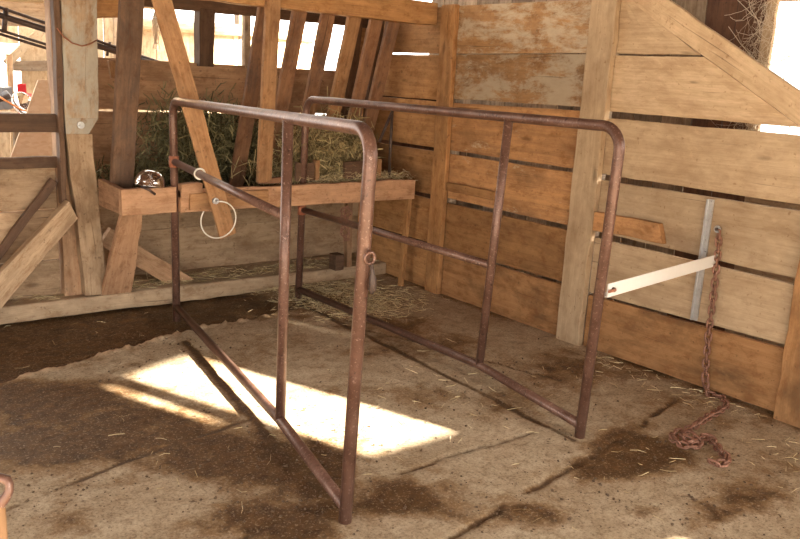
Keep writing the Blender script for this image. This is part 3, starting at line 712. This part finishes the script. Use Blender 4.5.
tag(w.obj('straw', bevel=-1, loc=(2.5,5.4,.1)), 'chaff and straw lying on the sill under the manger', 'straw', kind='stuff')

# ---------------------------------------------------------------- room beyond the back partition
def far():
    w = MB(); Y = 9.0; x = 1.0
    while x < 9.5:
        b = min(random.uniform(.22, .34), max(.05, 5.66-x) if x < 5.5 else 9); full = (x < 3.05); z1 = 3.3 if full else 1.97
        if 4.5 < x < 4.75 or x > 5.5: pass
        elif not x < 1.98:
            w.board((x,Y,0),(x,Y,z1),(x+b-.008,Y,z1),(x+b-.008,Y,0),(0,.03,0),W_FAR,n=6)
        elif x < 1.98:
            w.board((x,Y,0),(x,Y,1.25),(x+b-.008,Y,1.25),(x+b-.008,Y,0),(0,.03,0),W_FAR,n=6)
            w.board((x,Y,1.72),(x,Y,3.3),(x+b-.008,Y,3.3),(x+b-.008,Y,1.72),(0,.03,0),W_FAR,n=6)
        x += b
    for x in (3.1, 4.55): w.beam((x,9.05,0),(x,9.05,3.3),.12,.12,W_GREY,up=(1,0,0))
    return tag(w.obj('wall_far', bevel=.002), kind='structure')
far()
timber('round_log', (3.1,8.93,2.0), (5.66,8.93,2.04), .12, .12, W_FAR, 'bleached rail along the top of the far wall beyond the rack', 'beam', bevel=.04)
timber('loft_beam', ony(-30,8,8.2), ony(70,14,8.2), .26, .2, W_GREY, 'broad weathered loft beam at the top left corner', 'beam')
timber('loft_beam', ony(-30,-14,7.8), ony(160,-2,7.8), .2, .2, W_FAR, 'pale loft board above the weathered beam at top left', 'beam')
timber('wall_batten', ony(13,66,8.92), ony(62,66,8.92), .10, .04, W_GREY, 'horizontal batten on the far board wall left of the post', 'board')
timber('diagonal_board', ony(6,64,8.9), ony(46,26,8.9), .08, .04, W_FAR, 'diagonal pale board on the far wall beyond the left opening', 'board')
# hay elevator
root = empty('hay_elevator', ony(20,40,7.0), 'dark metal hay elevator slanting across the opening at top left', 'hay elevator')
for (a, b, r) in (((-10,4),(200,76),.012),((-10,12),(200,78),.024),((-10,27),(200,92),.011),((-10,31),(150,80),.011)):
    w = MB(); w.tube([ony(*a,7.0), ony(*b,7.0)], r, IRON, 8); w.obj('rail', root)
w = MB(); w.tube([ony(6,8,7.0), ony(4,33,7.0)], .02, IRON, 8); w.obj('cross_bar', root)
w = MB(); w.tube([ony(110,42,7.0), ony(107,56,7.0)], .012, IRON, 8); w.obj('cross_bar', root)
# leaning chipboard
a_, b_ = ony(1,185,7.0), ony(38,80,7.2); c_, d_ = ony(72,80,7.2), ony(74,185,7.0)
dn = lambda u, l: u+(l-u)*(u.z/(u.z-l.z))
w = MB(); w.board(dn(b_, a_), b_, c_, dn(c_, d_), (0,.018,0), OSB, n=2, jit=0)
o = w.obj('chipboard_sheet', bevel=.002, loc=V((a_.x,6.9,0))); tag(o, 'pale chipboard sheet leaning in the room beyond the left opening', 'board')
# red chair back
zb = ony(5,114,7.9).z; bx0, bx1 = ony(-30,113,7.9).x, ony(36,116,7.9).x
root = empty('work_bench', (bx0, 7.95, 0), 'wooden bench top behind the dark upper rail', 'bench')
w = MB(); w.board((bx0,7.7,zb-.04),(bx1,7.7,zb-.04),(bx1,8.25,zb-.04),(bx0,8.25,zb-.04),(0,0,.04),W_GREY); w.obj('bench_top', root, .003)
for x, y in ((bx0+.1,7.76),(bx1-.1,7.76),(bx0+.1,8.18),(bx1-.1,8.18)):
    w = MB(); w.beam((x,y,0),(x,y,zb-.04),.07,.07,W_GREY,up=(1,0,0)); w.obj('leg', root, .003)
c = ony(20,90,8.0); root = empty('plastic_chair', V((c.x, 8.0, zb)), 'red plastic chair seen through the left opening', 'chair')
w = MB(); w.board(ony(17,84,8.0), ony(26,83,8.0), ony(27,94,7.98), ony(18,96,7.98), (0,.02,0), RED, n=4, jit=.004); w.obj('backrest', root, .01)
w = MB(); w.board(ony(18,97,7.95), ony(33,98,7.95), ony(32,93,8.1), ony(20,92,8.1), (0,0,-.03), RED, n=4, jit=.004); w.obj('seat', root, .008)
for px, yy in ((19,7.96),(32,7.96),(21,8.09),(31,8.09)):
    t_ = ony(px,96,yy); w = MB(); w.tube([V((t_.x,yy,zb)), V((t_.x,yy,t_.z-.01))], .012, RED, 8); w.obj('leg', root)
w = MB(); w.lathe([(.0,.0),(.04,.005),(.08,.024),(.10,.056),(.104,.06),(.096,.054),(.07,.024),(.0,.010)], CHROME); o = w.obj('lamp_reflector'); p = ony(19,110,7.78); o.location = (p.x, 7.78, zb+.085); o.rotation_euler = (1.2,.2,.3); tag(o, 'round silver lamp reflector lying behind the dark upper rail', 'lamp')
w = MB(); w.board(ony(-8,88,8.0),ony(12,86,8.0),ony(14,108,8.0),ony(-6,110,8.0),(0,.15,0),GREYM,n=4,jit=.012); w.tube([ony(4,92,7.95),ony(14,104,7.9)],.03,GREYM,10); w.tube([ony(-2,100,7.9),ony(10,96,7.9)],.025,IRON,10)
tag(w.obj('machine_part', bevel=.006, loc=ony(4,110,8)), 'grey metal machine part at the left edge under the far window', 'machine')
w = MB(); w.tube([ony(-2,96,7.6),ony(8,102,7.55),ony(22,110,7.5),ony(40,112,7.3),ony(56,116,7.2)], .008, plain('orange cord',(.75,.25,.06),.5), 6)
tag(w.obj('extension_cord', loc=ony(20,110,7.5)), 'orange extension cord hanging across the chipboard', 'cord')
w = MB(); w.beam(V((ony(11,110,8.3).x,8.3,0)), ony(9,54,8.3), .05, .03, W_FAR, up=(1,0,0)); tag(w.obj('board_strip', bevel=.003), 'thin upright board strip beside the far left window', 'board')
# light-coloured cord bunch hanging between the stakes at top
w = MB()
for i in range(60):
    x0, y0 = random.gauss(156, 1.5), random.uniform(0, 40); a = ony(x0, y0, 6.2); b = ony(x0+random.gauss(0,2.0), y0+random.uniform(8,14), 6.2); w.tube([a, a.lerp(b,.5)+V((random.gauss(0,.01),0,0)), b], .003, WEB, 4)
tag(w.obj('cord_bunch', bevel=-1, loc=ony(156,20,6.2)), 'frayed grey bundle of twine hanging behind the dark stake', 'twine')

# ---------------------------------------------------------------- shell: roof and the wall behind the camera
def shell():
    w = MB(); x = -4.5
    while x < 5.2:
        w.board((x,-1.6,3.3),(x,7.3,3.3),(x+.29,7.3,3.3),(x+.29,-1.6,3.3),(0,0,.03),W_RED,n=4); x += .3
    w.board((5.02,-3.5,2.42),(5.02,6,2.42),(6.15,6,2.30),(6.15,-3.5,2.30),(0,0,.03),W_RED,n=4)  # eave added out of view to block sun through the outer window
    for y in (.5, 2.5, 4.5): w.beam((-4.5,y,3.2),(5.1,y,3.2),.18,.1,W_RED)
    tag(w.obj('ceiling_and_sun_eave', bevel=0), kind='structure')
    w = MB(); Y = -1.5
    def r(x0, x1, z0, z1): w.board((x0,Y,z0),(x0,Y,z1),(x1,Y,z1),(x1,Y,z0),(0,-.03,0),W_RED,n=2,jit=0)
    # doorway x -2.6..2.3 z 0..2.6 ; small window lets the sun patch in
    r(-4.5,-3.6,0,3.3); r(-3.6,1.15,2.3,3.3)
    r(1.15,3.39,.85,3.3)
    r(3.39,3.455,.85,2.28); r(3.39,3.455,2.60,3.3)
    r(3.455,3.575,1.43,3.3); r(3.575,4.07,2.72,3.3)
    r(3.455,5.0,.85,1.36); r(3.455,3.665,1.36,1.43); r(3.735,5.0,1.36,1.43); r(3.575,4.07,1.43,1.975); r(4.07,5.0,1.43,3.3)
    w.board((3.575,Y,2.645),(4.07,Y,2.72),(4.07,Y,2.73),(3.575,Y,2.73),(0,-.03,0),W_RED,n=1,jit=0)
    tag(w.obj('wall_front', bevel=0), kind='structure')
    w = MB(); w.board((-4.5,2.3,0),(-4.5,2.3,3.3),(-4.5,9.5,3.3),(-4.5,9.5,0),(-.03,0,0),W_RED,n=2)
    tag(w.obj('wall_left', bevel=0), kind='structure')
shell()

# ---------------------------------------------------------------- light
wd = bpy.data.worlds.new('sky'); S.world = wd; wd.use_nodes = True
bg = wd.node_tree.nodes['Background']; bg.inputs[0].default_value = (1.0,.955,.88,1); bg.inputs[1].default_value = 3.0
wn = N(wd.node_tree); gd = wn.new('ShaderNodeTexCoord').outputs['Generated']
dt = wn.new('ShaderNodeVectorMath', operation='DOT_PRODUCT'); wn.put(dt.inputs[0], gd); dt.inputs[1].default_value = V((.37,-.93,.445)).normalized()
glow = wn.math('POWER', wn.math('MAXIMUM', dt.outputs['Value'], 0.0), 45.0)      # hazy bright sky around the sun
wn.put(bg.inputs[1], wn.math('MULTIPLY_ADD', glow, 70.0, 2.7))
sun = bpy.data.lights.new('sun', 'SUN'); sun.energy = 30; sun.angle = .012; sun.color = (1,.93,.80)
so = bpy.data.objects.new('sun', sun); COL.objects.link(so)
el = math.atan(.445); dirv = V((-.37*math.cos(el)/1.0009, .93*math.cos(el), -math.sin(el)))
so.rotation_euler = dirv.to_track_quat('-Z', 'Y').to_euler(); so.location = (4, -6, 6)
def portal(loc, rot, sx, sy):
    l = bpy.data.lights.new('portal', 'AREA'); l.shape = 'RECTANGLE'; l.size = sx; l.size_y = sy; l.cycles.is_portal = True
    o = bpy.data.objects.new('portal', l); COL.objects.link(o); o.location = loc; o.rotation_euler = rot
portal((-1.22,-1.52,1.15), (math.pi/2,0,0), 4.8, 2.3)
portal((3.82,-1.52,2.35), (math.pi/2,0,0), .50, .75)
portal((3.07,-1.52,.42), (math.pi/2,0,0), 3.85, .85)
portal((-4.5,.4,1.65), (math.pi/2,0,-math.pi/2), 3.8, 3.3)
portal((5.02,.65,1.7), (math.pi/2,0,math.pi/2), 4.3, 1.2)
portal((0.5,8.45,3.3), (0,0,0), 10, 2.3)
S.view_settings.view_transform = 'Standard'; S.view_settings.look = 'None'; S.view_settings.gamma = 1; S.view_settings.use_curve_mapping = False
S.view_settings.exposure = 1.22
S.cycles.max_bounces = 8; S.cycles.diffuse_bounces = 5; S.cycles.use_denoising = True
S.cycles.sample_clamp_indirect = 6
